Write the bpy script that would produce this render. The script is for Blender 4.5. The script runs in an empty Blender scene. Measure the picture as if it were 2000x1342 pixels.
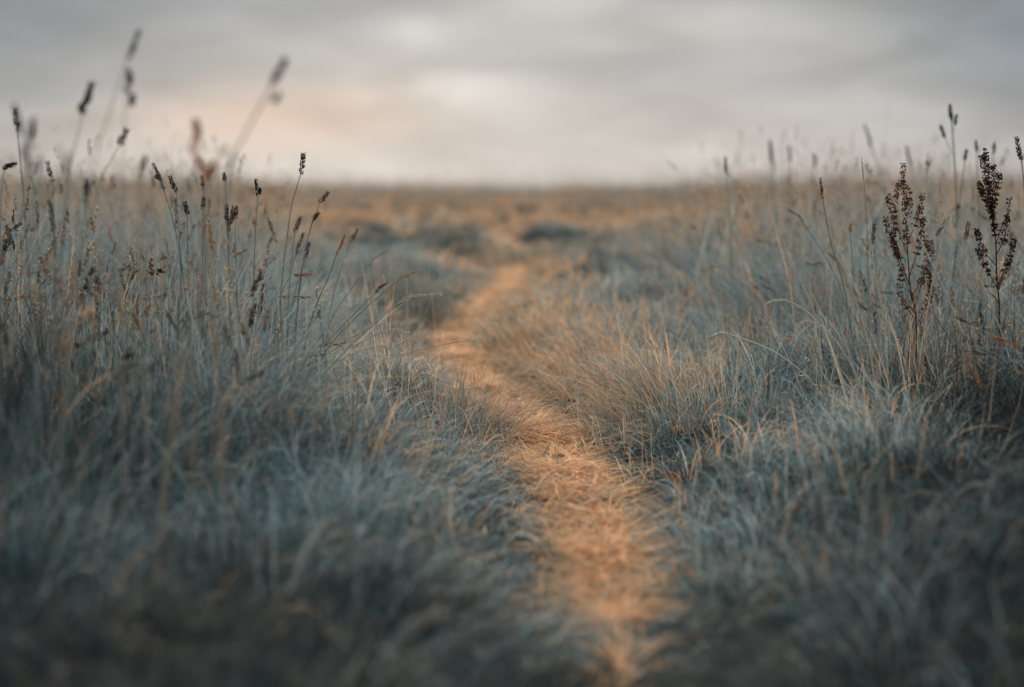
import bpy, math, random
import numpy as np
from mathutils import Vector

# ------------------------------------------------------------------ camera
CAM_Z = 0.72
F_PX = 2778.0                       # 50 mm lens on a 36 mm sensor, in 2000-px units
PITCH = math.atan((671 - 372) / F_PX)
sc = bpy.context.scene
cam_d = bpy.data.cameras.new("camera")
cam = bpy.data.objects.new("camera", cam_d)
sc.collection.objects.link(cam)
cam.location = (0, 0, CAM_Z)
cam.rotation_euler = (math.pi / 2 - PITCH, 0, 0)
cam_d.lens = 50; cam_d.sensor_width = 36
cam_d.clip_start = 0.05; cam_d.clip_end = 3000
cam_d.dof.use_dof = True
cam_d.dof.focus_distance = 4.0
cam_d.dof.aperture_fstop = 1.3
sc.camera = cam

# ------------------------------------------------------------------ world
SUN_EL, SUN_AZ = 16.0, -10.0        # degrees; azimuth measured from +Y towards +X
w = bpy.data.worlds.new("World"); sc.world = w; w.use_nodes = True
nt = w.node_tree; nt.nodes.clear()
N = nt.nodes.new; LK = nt.links.new
def mth(op, a, b=None, c=None):
    n = N('ShaderNodeMath'); n.operation = op
    for i, v in enumerate((a, b, c)):
        if v is None: continue
        if isinstance(v, (int, float)): n.inputs[i].default_value = v
        else: LK(v, n.inputs[i])
    return n.outputs[0]
tc = N('ShaderNodeTexCoord'); sp = N('ShaderNodeSeparateXYZ'); LK(tc.outputs['Generated'], sp.inputs[0])
X, Y, Z = sp.outputs
az = mth('ARCTAN2', X, Y)
el = mth('ARCSINE', Z)
def gauss(a0, e0, sa, se):          # all in degrees
    r = math.radians
    u = mth('DIVIDE', mth('SUBTRACT', az, r(a0)), r(sa))
    v = mth('DIVIDE', mth('SUBTRACT', el, r(e0)), r(se))
    q = mth('ADD', mth('MULTIPLY', u, u), mth('MULTIPLY', v, v))
    return mth('EXPONENT', mth('MULTIPLY', q, -1.0))
def rgb(c):
    n = N('ShaderNodeRGB'); n.outputs[0].default_value = (*c, 1); return n.outputs[0]
def mixc(f, a, b, mode='MIX'):
    n = N('ShaderNodeMix'); n.data_type = 'RGBA'; n.blend_type = mode; n.clamp_factor = True
    if isinstance(f, (int, float)): n.inputs[0].default_value = f
    else: LK(f, n.inputs[0])
    LK(a, n.inputs[6]); LK(b, n.inputs[7]); return n.outputs[2]
# clouds drawn out in flat streaks
cv = N('ShaderNodeCombineXYZ')
LK(mth('MULTIPLY', az, 7.0), cv.inputs[0]); LK(mth('MULTIPLY', el, 22.0), cv.inputs[1])
nz = N('ShaderNodeTexNoise'); nz.inputs['Scale'].default_value = 1.25; nz.inputs['Detail'].default_value = 5.0
nz.inputs['Roughness'].default_value = 0.5; nz.inputs['Distortion'].default_value = 0.5
LK(cv.outputs[0], nz.inputs['Vector'])
streak = nz.outputs['Fac']
col = rgb((0.345, 0.352, 0.355))                      # grey upper cloud
SKY_BUMPS = [   # azimuth, elevation, widths, colour, amount
    (0, 0.0, 60, 3.2, (0.68, 0.63, 0.59), 0.90),
    (2, 3.6, 17, 4.0, (0.57, 0.545, 0.51), 0.75),
    (-3.2, 6.2, 1.9, 0.75, (0.69, 0.68, 0.65), 0.7),
    (-1.4, 3.9, 2.6, 0.85, (0.72, 0.70, 0.665), 0.75),
    (-6.2, 3.7, 2.6, 0.6, (0.72, 0.64, 0.58), 0.65),
    (-9.5, 2.8, 6.0, 1.2, (0.74, 0.56, 0.46), 0.72),
    (2.0, 7.5, 3.0, 1.0, (0.66, 0.66, 0.62), 0.7),
    (7.5, 6.4, 3.5, 0.8, (0.53, 0.53, 0.50), 0.5),
]
for a0, e0, sa, se, c_, k in SKY_BUMPS:
    col = mixc(mth('MULTIPLY', gauss(a0, e0, sa, se), k), col, rgb(c_))
for a0, e0, sa, se, k in ((-20, 6.6, 7, 2.6, 0.85), (-10.5, 7.1, 5.5, 0.6, 0.45), (-18, 3.7, 4.5, 0.8, 0.42), (20.5, 6.0, 5.5, 2.8, 0.85), (4.5, 4.9, 5, 0.5, 0.22), (12, 4.3, 6, 0.45, 0.22), (-22, 1.5, 5, 2, 0.4), (22, 2, 5, 2.5, .35)):
    col = mixc(mth('MULTIPLY', gauss(a0, e0, sa, se), k), col, rgb((0.215, 0.245, 0.275)))
mr = N('ShaderNodeMapRange'); LK(streak, mr.inputs[0])
mr.inputs[1].default_value = 0.3; mr.inputs[2].default_value = 0.7
mr.inputs[3].default_value = 0.83; mr.inputs[4].default_value = 1.15
vm = N('ShaderNodeVectorMath'); vm.operation = 'SCALE'; LK(col, vm.inputs[0]); LK(mr.outputs[0], vm.inputs['Scale'])
# overhead the cloud is brighter and bluer; behind the camera darker
up = N('ShaderNodeMapRange'); LK(el, up.inputs[0]); up.interpolation_type = 'SMOOTHSTEP'
up.inputs[1].default_value = math.radians(10); up.inputs[2].default_value = math.radians(50)
col2 = mixc(up.outputs[0], vm.outputs[0], rgb((1.30, 1.64, 1.76)))
bk = N('ShaderNodeMapRange'); LK(Y, bk.inputs[0])
bk.inputs[1].default_value = -0.9; bk.inputs[2].default_value = 0.5; bk.inputs[3].default_value = 0.4; bk.inputs[4].default_value = 1.0
vm2 = N('ShaderNodeVectorMath'); vm2.operation = 'SCALE'; LK(col2, vm2.inputs[0]); LK(bk.outputs[0], vm2.inputs['Scale'])
bg = N('ShaderNodeBackground'); LK(vm2.outputs[0], bg.inputs[0]); bg.inputs[1].default_value = 1.08
skt = N('ShaderNodeTexSky'); skt.sky_type = 'NISHITA'; skt.sun_disc = False
skt.sun_elevation = math.radians(SUN_EL); skt.sun_rotation = math.radians(SUN_AZ)
bs = N('ShaderNodeBackground'); LK(skt.outputs[0], bs.inputs[0]); bs.inputs[1].default_value = 0.05
ms = N('ShaderNodeMixShader'); ms.inputs[0].default_value = 0.97
LK(bs.outputs[0], ms.inputs[1]); LK(bg.outputs[0], ms.inputs[2])
wo = N('ShaderNodeOutputWorld'); LK(ms.outputs[0], wo.inputs[0])

# ------------------------------------------------------------------ sun
sd = bpy.data.lights.new("sun", 'SUN'); sd.energy = 4.9; sd.angle = math.radians(12); sd.color = (1.0, 0.72, 0.50)
so = bpy.data.objects.new("sun", sd); sc.collection.objects.link(so)
a, e = math.radians(SUN_AZ), math.radians(SUN_EL)
tow = Vector((math.sin(a) * math.cos(e), math.cos(a) * math.cos(e), math.sin(e)))
so.rotation_euler = tow.to_track_quat('Z', 'Y').to_euler()

sc.view_settings.view_transform = 'Standard'; sc.view_settings.look = 'None'
sc.view_settings.exposure = 0.0; sc.view_settings.gamma = 1.0
sc.render.engine = 'CYCLES'
sc.cycles.use_denoising = True
sc.cycles.max_bounces = 6; sc.cycles.diffuse_bounces = 3; sc.cycles.transmission_bounces = 4
sc.cycles.glossy_bounces = 2; sc.cycles.sample_clamp_indirect = 4

# ------------------------------------------------------------------ helpers
rng = np.random.default_rng(7)
random.seed(7)
U = rng.uniform
def smooth(a, b, x):
    t = np.clip((x - a) / (b - a), 0, 1); return t * t * (3 - 2 * t)
def wav(x, y, f, seed):             # smooth noise, about -1..1
    r = np.random.default_rng(seed); s = 0
    for i in range(7):
        th = r.uniform(0, 2 * math.pi); k = f * r.uniform(0.6, 1.6) * 2 * math.pi
        s = s + np.sin((x * math.cos(th) + y * math.sin(th)) * k + r.uniform(0, 6.28))
    return s / 3.2
PY = [-3, 1.0, 2.0, 2.35, 2.7, 3.1, 3.7, 4.07, 4.5, 5.1, 5.9, 7.0, 8.5, 10.9, 13.1, 18, 26, 36, 50, 80]
PX = [.12, .13, .16, .165, .17, .17, .13, .09, .02, -.13, -.24, -.29, -.20, -.05, .06, .10, -.45, .2, 1.2, 2]
def path_c(y): return np.interp(y, PY, PX)
def path_h(y): return np.interp(y, [0, 2.25, 2.5, 3.4, 4, 4.8, 6, 7, 9, 11, 13, 14.5, 45, 50], [.0, .0, .060, .074, .066, .052, .06, .105, .09, .10, .07, .0, .0, -9])
LY = [-1, 2, 3, 4, 5, 6.5, 8, 12, 20, 34, 48, 75]
def edge_l(y): return np.interp(y, LY, [-.75, -.70, -.52, -.50, -.62, -.85, -1.0, -1.7, -3.2, -4.5, -2, 9])
def edge_r(y): return np.interp(y, LY, [1.2, 1.15, 1.05, .88, .72, .66, .72, 1.05, 2.0, 3.5, 1, -8])
def terrain(x, y):
    s = np.abs(x - path_c(y))
    z = 0.085 * smooth(0.05, 0.6, s) + 0.03 * wav(x, y, .8, 11) * smooth(.1, .5, s)
    z = z + 0.012 * wav(x, y, 2.6, 12) + .055 * np.abs(wav(x, y, 1.15, 13)) * smooth(.12, .5, s)
    return z * (1 - 0.3 * smooth(30, 90, y))
def tallness(x, y):
    j = 0.10 * wav(x, y, .9, 21) * (1 + y * .06)
    wd = .03 * y + .12 * np.maximum(y - 22, 0)
    t = np.maximum(smooth(0, .28 + wd, edge_l(y) - x + j), smooth(0, .35 + wd, x - edge_r(y) + j))
    return t
def height(x, y):
    s = np.abs(x - path_c(y)) - path_h(y)
    sh = 0.07 + 0.09 * smooth(0.0, 0.32, s) + .07 * smooth(2.5, 2.1, y) * smooth(.2, 0, s)
    far_low = 0.15 + 0.10 * wav(x, y, .3, 23)
    sh = np.where(y > 9, np.minimum(sh, far_low), sh)
    t = tallness(x, y)
    tall = np.interp(y, [0, 1.5, 2.5, 4, 6, 12, 40], [.22, .24, .29, .355, .42, .50, .62]) * (1 + .10 * wav(x, y, .7, 24))
    tall = np.where((x > 0) & (y < 7), tall * .93, tall)
    tall = tall * (1 + .14 * smooth(25, 60, y) * wav(x, y, .04, 26))
    return (sh * (1 - t) + tall * t) * np.clip(1 + .26 * wav(x, y, 1.25, 25), .45, 1.5)
cP, sP = math.cos(PITCH), math.sin(PITCH)
def at(px, py, d):                  # a spot seen in the photograph, d metres out
    u, v = (px - 1000) / F_PX, (671 - py) / F_PX
    dy, dz = cP + v * sP, -sP + v * cP
    return Vector((u * d / dy, d, CAM_Z + dz * d / dy))

def link(o, parent=None):
    sc.collection.objects.link(o)
    if parent is not None: o.parent = parent
    return o
def tag(o, label=None, cat=None, group=None, kind=None):
    for k, v in (('label', label), ('category', cat), ('group', group), ('kind', kind)):
        if v: o[k] = v
    return o
def np_mesh(name, V, polys, mat, col=None, smooth_=True):
    """polys: list of (M,k) index arrays"""
    me = bpy.data.meshes.new(name)
    V = np.asarray(V, dtype=np.float32)
    me.vertices.add(len(V)); me.vertices.foreach_set('co', V.ravel())
    li = np.concatenate([p.ravel() for p in polys]).astype(np.int32)
    tot = np.concatenate([np.full(len(p), p.shape[1], dtype=np.int32) for p in polys])
    st = np.concatenate([[0], np.cumsum(tot)[:-1]]).astype(np.int32)
    me.loops.add(len(li)); me.loops.foreach_set('vertex_index', li)
    me.polygons.add(len(tot)); me.polygons.foreach_set('loop_start', st)
    me.polygons.foreach_set('use_smooth', np.full(len(tot), smooth_))
    if col is not None:
        ca = me.color_attributes.new('tint', 'FLOAT_COLOR', 'POINT')
        c4 = np.ones((len(V), 4), dtype=np.float32); c4[:, :3] = col
        ca.data.foreach_set('color', c4.ravel())
    me.update(calc_edges=True)
    me.materials.append(mat)
    return me

# ------------------------------------------------------------------ materials
def mat_new(name):
    m = bpy.data.materials.new(name); m.use_nodes = True
    n = m.node_tree; p = n.nodes['Principled BSDF']; return m, n, p
def leaf_mat(name, rough=.5, trans=.30, spec=.35):
    m, n, p = mat_new(name)
    at_ = n.nodes.new('ShaderNodeAttribute'); at_.attribute_name = 'tint'
    nz = n.nodes.new('ShaderNodeTexNoise'); nz.inputs['Scale'].default_value = 45
    tcn = n.nodes.new('ShaderNodeTexCoord'); n.links.new(tcn.outputs['Object'], nz.inputs['Vector'])
    r = n.nodes.new('ShaderNodeMapRange'); n.links.new(nz.outputs['Fac'], r.inputs[0])
    r.inputs[1].default_value = .3; r.inputs[2].default_value = .7; r.inputs[3].default_value = .8; r.inputs[4].default_value = 1.2
    v = n.nodes.new('ShaderNodeVectorMath'); v.operation = 'SCALE'
    n.links.new(at_.outputs['Color'], v.inputs[0]); n.links.new(r.outputs[0], v.inputs['Scale'])
    n.links.new(v.outputs[0], p.inputs['Base Color'])
    p.inputs['Roughness'].default_value = rough; p.inputs['Specular IOR Level'].default_value = spec
    t = n.nodes.new('ShaderNodeBsdfTranslucent'); n.links.new(v.outputs[0], t.inputs[0])
    mx = n.nodes.new('ShaderNodeMixShader'); mx.inputs[0].default_value = trans
    n.links.new(p.outputs[0], mx.inputs[1]); n.links.new(t.outputs[0], mx.inputs[2])
    n.links.new(mx.outputs[0], n.nodes['Material Output'].inputs[0])
    return m
M_GRASS = leaf_mat('meadow_blade', .62, .30, .16)
M_STRAW = leaf_mat('dry_straw', .7, .42, .12)
def plain(name, c1, c2, scale=60, rough=.7, bump=.3):
    m, n, p = mat_new(name)
    nz = n.nodes.new('ShaderNodeTexNoise'); nz.inputs['Scale'].default_value = scale; nz.inputs['Detail'].default_value = 6
    tcn = n.nodes.new('ShaderNodeTexCoord'); n.links.new(tcn.outputs['Object'], nz.inputs['Vector'])
    cr = n.nodes.new('ShaderNodeValToRGB'); n.links.new(nz.outputs['Fac'], cr.inputs[0])
    cr.color_ramp.elements[0].position = .3; cr.color_ramp.elements[1].position = .7
    cr.color_ramp.elements[0].color = (*c1, 1); cr.color_ramp.elements[1].color = (*c2, 1)
    n.links.new(cr.outputs[0], p.inputs['Base Color'])
    p.inputs['Roughness'].default_value = rough; p.inputs['Specular IOR Level'].default_value = .0
    if bump:
        b = n.nodes.new('ShaderNodeBump'); b.inputs['Strength'].default_value = bump; b.inputs['Distance'].default_value = .01
        n.links.new(nz.outputs['Fac'], b.inputs['Height']); n.links.new(b.outputs[0], p.inputs['Normal'])
    return m
M_GROUND = plain('ground_soil', (.022, .026, .026), (.06, .06, .055), 14)
M_PATH = plain('trodden_earth', (.30, .14, .07), (.85, .47, .25), 24, .85, .8)
TINT = {'dark': ((.030, .030, .036), (.065, .055, .052)), 'brown': ((.11, .075, .058), (.24, .16, .11)),
        'tan': ((.34, .24, .16), (.60, .43, .29)), 'pale': ((.50, .44, .36), (.78, .68, .56)),
        'rust': ((.46, .20, .09), (.85, .40, .18)), 'slate': ((.045, .06, .075), (.09, .115, .13)),
        'dock': ((.03, .014, .011), (.085, .034, .022)), 'rustdock': ((.05, .022, .014), (.22, .085, .042)), 'white': ((.6, .55, .48), (.8, .75, .68)),
        'green': ((.14, .17, .17), (.26, .30, .29))}
M_T = {k: plain('head_' + k, a_, b_, 160, .65, 0) for k, (a_, b_) in TINT.items()}

BLUE = np.array([[.145, .195, .215], [.080, .118, .138], [.20, .25, .265], [.17, .205, .205], [.34, .38, .38], [.095, .130, .140], [.19, .22, .215], [.27, .285, .26]])
BLUE = BLUE * np.array([1.08, 1.13, 1.14])
DRY = np.array([[.74, .44, .235], [.78, .42, .205], [.54, .33, .19], [.80, .52, .31], [.68, .35, .155]])
BUFF = np.array([[.42, .30, .22], [.50, .34, .24], [.30, .235, .195], [.58, .38, .25]])

HEADS = np.array([[.52, .42, .33], [.60, .50, .40], [.44, .34, .26], [.50, .36, .26], [.40, .38, .34], [.68, .58, .46]])
# ------------------------------------------------------------------ blades
def blades(root, L, azm, th0, th1, wd, nseg, colr, facing=None, tipc=None):
    """curved tapering ribbons; returns verts, quads, tris, colours"""
    n = len(L)
    hd = np.stack([np.cos(azm), np.sin(azm)], 1)
    fa = azm + math.pi / 2 + U(-1.0, 1.0, n) if facing is None else facing
    sd_ = np.stack([np.cos(fa), np.sin(fa), np.zeros(n)], 1)
    P = root.copy(); V = np.zeros((n, 2 * nseg + 1, 3), dtype=np.float32)
    C = np.zeros((n, 2 * nseg + 1, 3), dtype=np.float32)
    tw = U(-1.2, 1.2, n)
    for k in range(nseg + 1):
        t = k / nseg
        if k:
            th = th0 + th1 * ((t - .5 / nseg) ** 1.5)
            st = (L / nseg)[:, None]
            P = P + st * np.concatenate([hd * np.sin(th)[:, None], np.cos(th)[:, None]], 1)
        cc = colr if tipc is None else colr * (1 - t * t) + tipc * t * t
        if k == nseg:
            V[:, 2 * nseg] = P; C[:, 2 * nseg] = cc
        else:
            wk = (wd * (1 - t ** 2.2) * (.7 + .3 * min(1, 4 * t + .3)))[:, None] * .5
            c_, s_ = np.cos(tw * t)[:, None], np.sin(tw * t)[:, None]
            S = sd_ * c_ + np.array([0, 0, 1.]) * s_ * .6
            V[:, 2 * k] = P - S * wk; V[:, 2 * k + 1] = P + S * wk
            C[:, 2 * k] = cc; C[:, 2 * k + 1] = cc
    base = (np.arange(n) * (2 * nseg + 1))[:, None]
    q = [base + np.array([2 * k, 2 * k + 1, 2 * k + 3, 2 * k + 2]) for k in range(nseg - 1)]
    q = np.concatenate(q) if q else np.zeros((0, 4), int)
    tr = base + np.array([2 * nseg - 2, 2 * nseg - 1, 2 * nseg])
    return V.reshape(-1, 3), q, tr, C.reshape(-1, 3)
class Bag:
    def __init__(s): s.V = []; s.Q = []; s.T = []; s.C = []; s.n = 0
    def add(s, V, Q, T, C):
        s.V.append(V); s.Q.append(Q + s.n); s.T.append(T + s.n); s.C.append(C); s.n += len(V)
    def build(s, name, mat, parent=None):
        polys = [np.concatenate(s.Q), np.concatenate(s.T)]
        me = np_mesh(name, np.concatenate(s.V), [p for p in polys if len(p)], mat, np.concatenate(s.C))
        return link(bpy.data.objects.new(name, me), parent)
def pick(pal, n, jit=.18):
    c = pal[rng.integers(0, len(pal), n)]
    return c * U(1 - jit, 1 + jit, (n, 1))
def diamonds(P, D, ln, wd, colr):
    """small pointed seeds (octahedra stretched along D) at P"""
    n = len(P); D = D / np.linalg.norm(D, axis=1, keepdims=True)
    r = rng.normal(size=(n, 3)); A = np.cross(D, r); A /= np.linalg.norm(A, axis=1, keepdims=True); B = np.cross(D, A)
    w_ = (wd / 2)[:, None]; l_ = ln[:, None]
    V = np.stack([P, P + D * l_ * .45 + A * w_, P + D * l_ * .45 + B * w_, P + D * l_ * .45 - A * w_, P + D * l_ * .45 - B * w_, P + D * l_], 1)
    b = (np.arange(n) * 6)[:, None]
    T = np.concatenate([b + np.array(t) for t in ([0, 2, 1], [0, 3, 2], [0, 4, 3], [0, 1, 4], [5, 1, 2], [5, 2, 3], [5, 3, 4], [5, 4, 1])])
    return V.reshape(-1, 3), np.zeros((0, 4), int), T, np.repeat(colr, 6, axis=0)

def scatter(y0, y1, pad, dens):
    """random points of a wedge in front of the camera, dens per square metre"""
    n = int((.36 * (y1 * y1 - y0 * y0) + 2 * pad * (y1 - y0)) * dens)
    y = U(y0, y1, n * 3); wmax = .36 * y1 + pad
    keep = U(0, 1, n * 3) < (.36 * np.maximum(y, 0) + pad) / wmax
    y = y[keep][:n]
    return U(-1, 1, len(y)) * (.36 * np.maximum(y, 0) + pad), y

def dry_prob(x, y):
    s = x - path_c(y); a_ = np.abs(s)
    p = .95 * np.exp(-(a_ / np.interp(y, [0, 2, 3, 4, 20], [.10, .13, .17, .23, .42])) ** 2)
    # the right verge dries out to straw from five metres on
    p = np.maximum(p, .92 * smooth(3.9, 4.9, y) * smooth(14, 10, y) * np.exp(-((s - .28) / .33) ** 2))
    p = np.maximum(p, .60 * np.exp(-((x - .30) / .14) ** 2 - ((y - 4.25) / .6) ** 2))
    # far off the low sward is dry
    p = np.maximum(p, (.55 + .45 * smooth(20, 26, y)) * smooth(10, 20, y) * (1 - tallness(x, y)) * (.5 + .5 * smooth(-.3, .4, wav(x, y, .22, 33) + smooth(22, 30, y))))
    p = np.maximum(p, .04 + .10 * smooth(.2, 1, wav(x, y, .6, 31)) * smooth(2, 4, y))
    p = np.maximum(p, .75 * smooth(10.5, 12, y) * smooth(19, 15, y) * np.exp(-((s + .1) / .55) ** 2))
    return np.clip(p * (.30 + .70 * smooth(2.15, 2.5, y)), 0, 1)

def sward(bag, y0, y1, pad, tdens, per, wmul, nseg, lmul=1.0):
    """tussocks of blades that arch outwards, tdens tussocks per square metre"""
    cx, cy = scatter(y0, y1, pad, tdens)
    tall = tallness(cx, cy)
    off = np.abs(cx - path_c(cy)) - path_h(cy)
    keep = ((off > .015) | (U(0, 1, len(cx)) < .22)) & (cx ** 2 + cy ** 2 > .55)
    cx, cy, tall, off = cx[keep], cy[keep], tall[keep], off[keep]
    m = len(cx)
    side = np.sign(cx - path_c(cy))
    hm = height(cx, cy) * U(.65, 1.2, m)
    rad = (.030 + .055 * U(0, 1, m)) * (1 + .12 * wmul)
    dirx = -side * np.clip(.9 - off * 1.8, .0, .8) + .22 * np.where(cx < 0, 1, -.6) + .45 * wav(cx, cy, 1.3, 41)
    dirx = dirx - .45 * smooth(4.2, 5, cy) * smooth(10, 8, cy) * np.exp(-((cx - path_c(cy) - .35) / .3) ** 2)
    diry = .45 * wav(cx, cy, 1.3, 42)
    dryc = U(0, 1, m) < dry_prob(cx, cy) * .8
    shade = np.clip(1 + .22 * wav(cx, cy, .8, 43) + rng.normal(0, .22, m), .5, 1.6)
    # lens vignette painted into the blade colour, as dark patches with ragged edges
    vignette = np.maximum(np.exp(-((cx + .62) / .5) ** 2 - ((cy - 1.45) / .55) ** 2), np.exp(-((cx - .95) / .42) ** 2 - ((cy - 1.75) / .7) ** 2))
    vignette = np.maximum(vignette, .8 * np.exp(-((cx + 1.35) / .45) ** 2 - ((cy - 2.6) / .9) ** 2))
    vignette = np.maximum(vignette, .85 * np.exp(-((cy - 1.3) / .72) ** 2))
    vignette = np.maximum(vignette, .9 * np.exp(-((cx + 1.15) / .34) ** 2 - ((cy - 2.7) / 1.0) ** 2))
    vignette = np.maximum(vignette, .9 * np.exp(-((cx - 1.25) / .34) ** 2 - ((cy - 2.8) / 1.1) ** 2))
    isvignette = U(0, 1, m) < vignette * 1.45
    shade = np.where(isvignette, .17, shade)
    dryc &= ~(isvignette | (cy < 1.9))
    idx = np.repeat(np.arange(m), per)
    n = len(idx)
    ox, oy = rng.normal(0, 1, n) * rad[idx], rng.normal(0, 1, n) * rad[idx]
    x, y = cx[idx] + ox, cy[idx] + oy
    vx = ox / rad[idx] * .38 + dirx[idx] + rng.normal(0, .46, n)
    vy = oy / rad[idx] * .38 + diry[idx] + rng.normal(0, .46, n)
    mag = np.hypot(vx, vy)
    L = hm[idx] * U(.35, 1.30, n) * 1.15 * lmul
    th0 = np.clip(.06 + .42 * mag + rng.normal(0, .08, n), .02, 1.1)
    th1 = np.clip(.3 + .9 * mag + rng.normal(0, .7, n) + np.where(tall[idx] < .4, .5, 0), -.4, 2.6) * np.where(tall[idx] > .5, .75, 1)
    wd = np.where(U(0, 1, n) < .42, U(.0030, .0058, n), U(.0014, .003, n)) * wmul * np.where(y < 2.6, .72, 1)
    isdry = np.where(dryc[idx], U(0, 1, n) < .8, U(0, 1, n) < dry_prob(x, y) * .35 + .02 * (y > 2))
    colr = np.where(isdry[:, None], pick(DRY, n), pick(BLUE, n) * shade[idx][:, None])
    isdry &= ~isvignette[idx] | (U(0, 1, n) < .06)
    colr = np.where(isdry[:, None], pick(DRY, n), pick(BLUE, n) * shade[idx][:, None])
    # tall growth far out is ripe and brown at the top
    ripe = (tall[idx] > .4) & (U(0, 1, n) < smooth(5, 18, y) * .85)
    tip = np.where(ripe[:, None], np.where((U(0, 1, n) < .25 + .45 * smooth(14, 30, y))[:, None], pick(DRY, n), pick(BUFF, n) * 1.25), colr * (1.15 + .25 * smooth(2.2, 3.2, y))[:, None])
    colr = np.where(ripe[:, None], colr * .6 + tip * .4, colr)
    z = terrain(x, y) - .01
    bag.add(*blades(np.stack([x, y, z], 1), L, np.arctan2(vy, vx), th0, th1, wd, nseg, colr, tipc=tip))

# the meadow: near, middle and far swards in one uncountable mass
bag = Bag()
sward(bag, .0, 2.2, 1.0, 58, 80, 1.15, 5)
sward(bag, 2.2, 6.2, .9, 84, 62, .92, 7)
sward(bag, 6.2, 15, 1.2, 22, 66, 1.9, 4)
sward(bag, 15, 38, 2.5, 4.0, 34, 4.6, 3)
sward(bag, 38, 95, 5.0, .7, 26, 11, 3)
sward(bag, 95, 240, 10.0, .07, 26, 34, 3)
g = bag.build('meadow_grass', M_GRASS)
tag(g, 'slate blue meadow grass standing deep on both sides of the trodden path', 'grass', kind='stuff')

# flowering stems of the whole meadow, too many to count
def heads_mass(bag, y0, y1, pad, dens, nsp, wm, region=None, lm=1.0):
    x, y = scatter(y0, y1, pad, dens)
    k = (tallness(x, y) > .45) & (x * x + y * y > 1.1)
    if region is not None: k &= region(x, y)
    x, y = x[k], y[k]; n = len(x)
    z = terrain(x, y)
    L = lm * height(x, y) * (.95 + .62 * U(0, 1, n) ** 1.7 * (1 + .5 * smooth(5, 9, y))) * (1 + .12 * smooth(10, 40, y))
    azm = U(0, 2 * math.pi, n); th0 = U(.02, .16, n); th1 = U(.02, .5, n)
    isd = U(0, 1, n); th1 = np.where(U(0, 1, n) < .35, U(.7, 1.7, n), th1)
    azm = np.where(th1 > .6, rng.normal(np.where(x < 0, 0, math.pi), 1.0), azm)
    colr = np.where((isd < .35)[:, None], pick(BUFF, n), pick(BLUE, n) * .9)
    V, Q, T, C = blades(np.stack([x, y, z], 1), L, azm, th0, th1, np.full(n, .0016) * wm, 8, colr)
    bag.add(V, Q, T, C)
    tipp = V.reshape(n, -1, 3)[:, -1]; prev = V.reshape(n, -1, 3)[:, -3]
    D = tipp - prev; D /= np.linalg.norm(D, axis=1, keepdims=True) + 1e-9
    hl = U(.04, .10, n)
    i = np.repeat(np.arange(n), nsp); m = len(i)
    t = U(0, 1, m)
    env = np.sin(np.pi * np.clip(t, .05, .95)) ** .6
    P = tipp[i] - D[i] * (t * hl[i])[:, None] + rng.normal(0, 1, (m, 3)) * (.0026 * env * wm ** .6)[:, None]
    DD = D[i] + rng.normal(0, .3, (m, 3))
    hc = np.where((U(0, 1, n) < .62)[:, None], pick(HEADS, n), np.where((U(0, 1, n) < .35)[:, None], pick(DRY, n) * .8, pick(BUFF, n) * .30))
    bag.add(*diamonds(P, DD, U(.005, .011, m) * wm ** .7, U(.0018, .0034, m) * wm ** .8, hc[i] * U(.8, 1.2, (m, 1))))
bag = Bag()
heads_mass(bag, 1.8, 2.6, .9, 7, 26, 1.0)
heads_mass(bag, 2.6, 6.2, .9, 85, 30, 1.25)
heads_mass(bag, 6.2, 15, 1.2, 52, 14, 1.9)
heads_mass(bag, 15, 38, 2.5, 26, 8, 3.6)
heads_mass(bag, 38, 95, 5, 9.0, 6, 8)
heads_mass(bag, 14, 36, 2, 2.2, 14, 2.6, None, 1.18)
heads_mass(bag, 36, 80, 3, 1.0, 8, 6, None, 1.15)
heads_mass(bag, 3.3, 4.8, .6, 60, 50, 1.3, lambda x, y: x > .85)
heads_mass(bag, 2.9, 5.0, .6, 60, 60, 1.6, lambda x, y: (x < -.42) & (x > -1.9))
heads_mass(bag, 5.0, 11, .6, 34, 22, 2.0, lambda x, y: np.abs(x) > 1.2)
g = bag.build('ripe_grass_heads', M_STRAW)
tag(g, 'mass of buff and brown ripe seed heads rising through the tall meadow', 'grass', kind='stuff')

# ------------------------------------------------------------------ ground and path
def axis(a, b, s0, grow):
    v = [0.]; s = s0
    while v[-1] < b: v.append(v[-1] + s); s *= grow
    return np.array(v)
yy = np.concatenate([-axis(0, 25, .08, 1.12)[::-1][:-1], axis(0, 2500, .045, 1.012)])
xx0 = axis(0, 2500, .04, 1.045); xx = np.concatenate([-xx0[::-1][:-1], xx0])
GX, GY = np.meshgrid(xx, yy)
GZ = terrain(np.clip(GX, -60, 60), np.clip(GY, -3, 120))
V = np.stack([GX, GY, GZ], 2).reshape(-1, 3)
nx, ny = len(xx), len(yy)
ii = (np.arange(ny - 1)[:, None] * nx + np.arange(nx - 1)[None]).ravel()[:, None]
me = np_mesh('ground', V, [ii + np.array([0, 1, nx + 1, nx])], M_GROUND)
tag(link(bpy.data.objects.new('ground', me)), 'dark soil of the level field under the grass', 'ground', kind='structure')
ys = np.concatenate([np.arange(2.2, 16, .05), np.arange(16, 80, .4)])
ts = np.linspace(-1, 1, 15)
hw = np.maximum(path_h(ys), .03 * (ys > 3)) + .001 * (.80 + .22 * wav(ys * 1.0, ys * 0, 1.1, 51))
Xp = path_c(ys)[:, None] + ts[None] * hw[:, None] * (1 + .22 * wav(ys[:, None], ts[None] * 2, 2.6, 52))
Yp = np.repeat(ys[:, None], 15, 1)
Zp = terrain(Xp, Yp) + .008 + .007 * wav(Xp, Yp, 5, 53) - .010 * np.abs(ts[None]) ** 6
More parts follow.
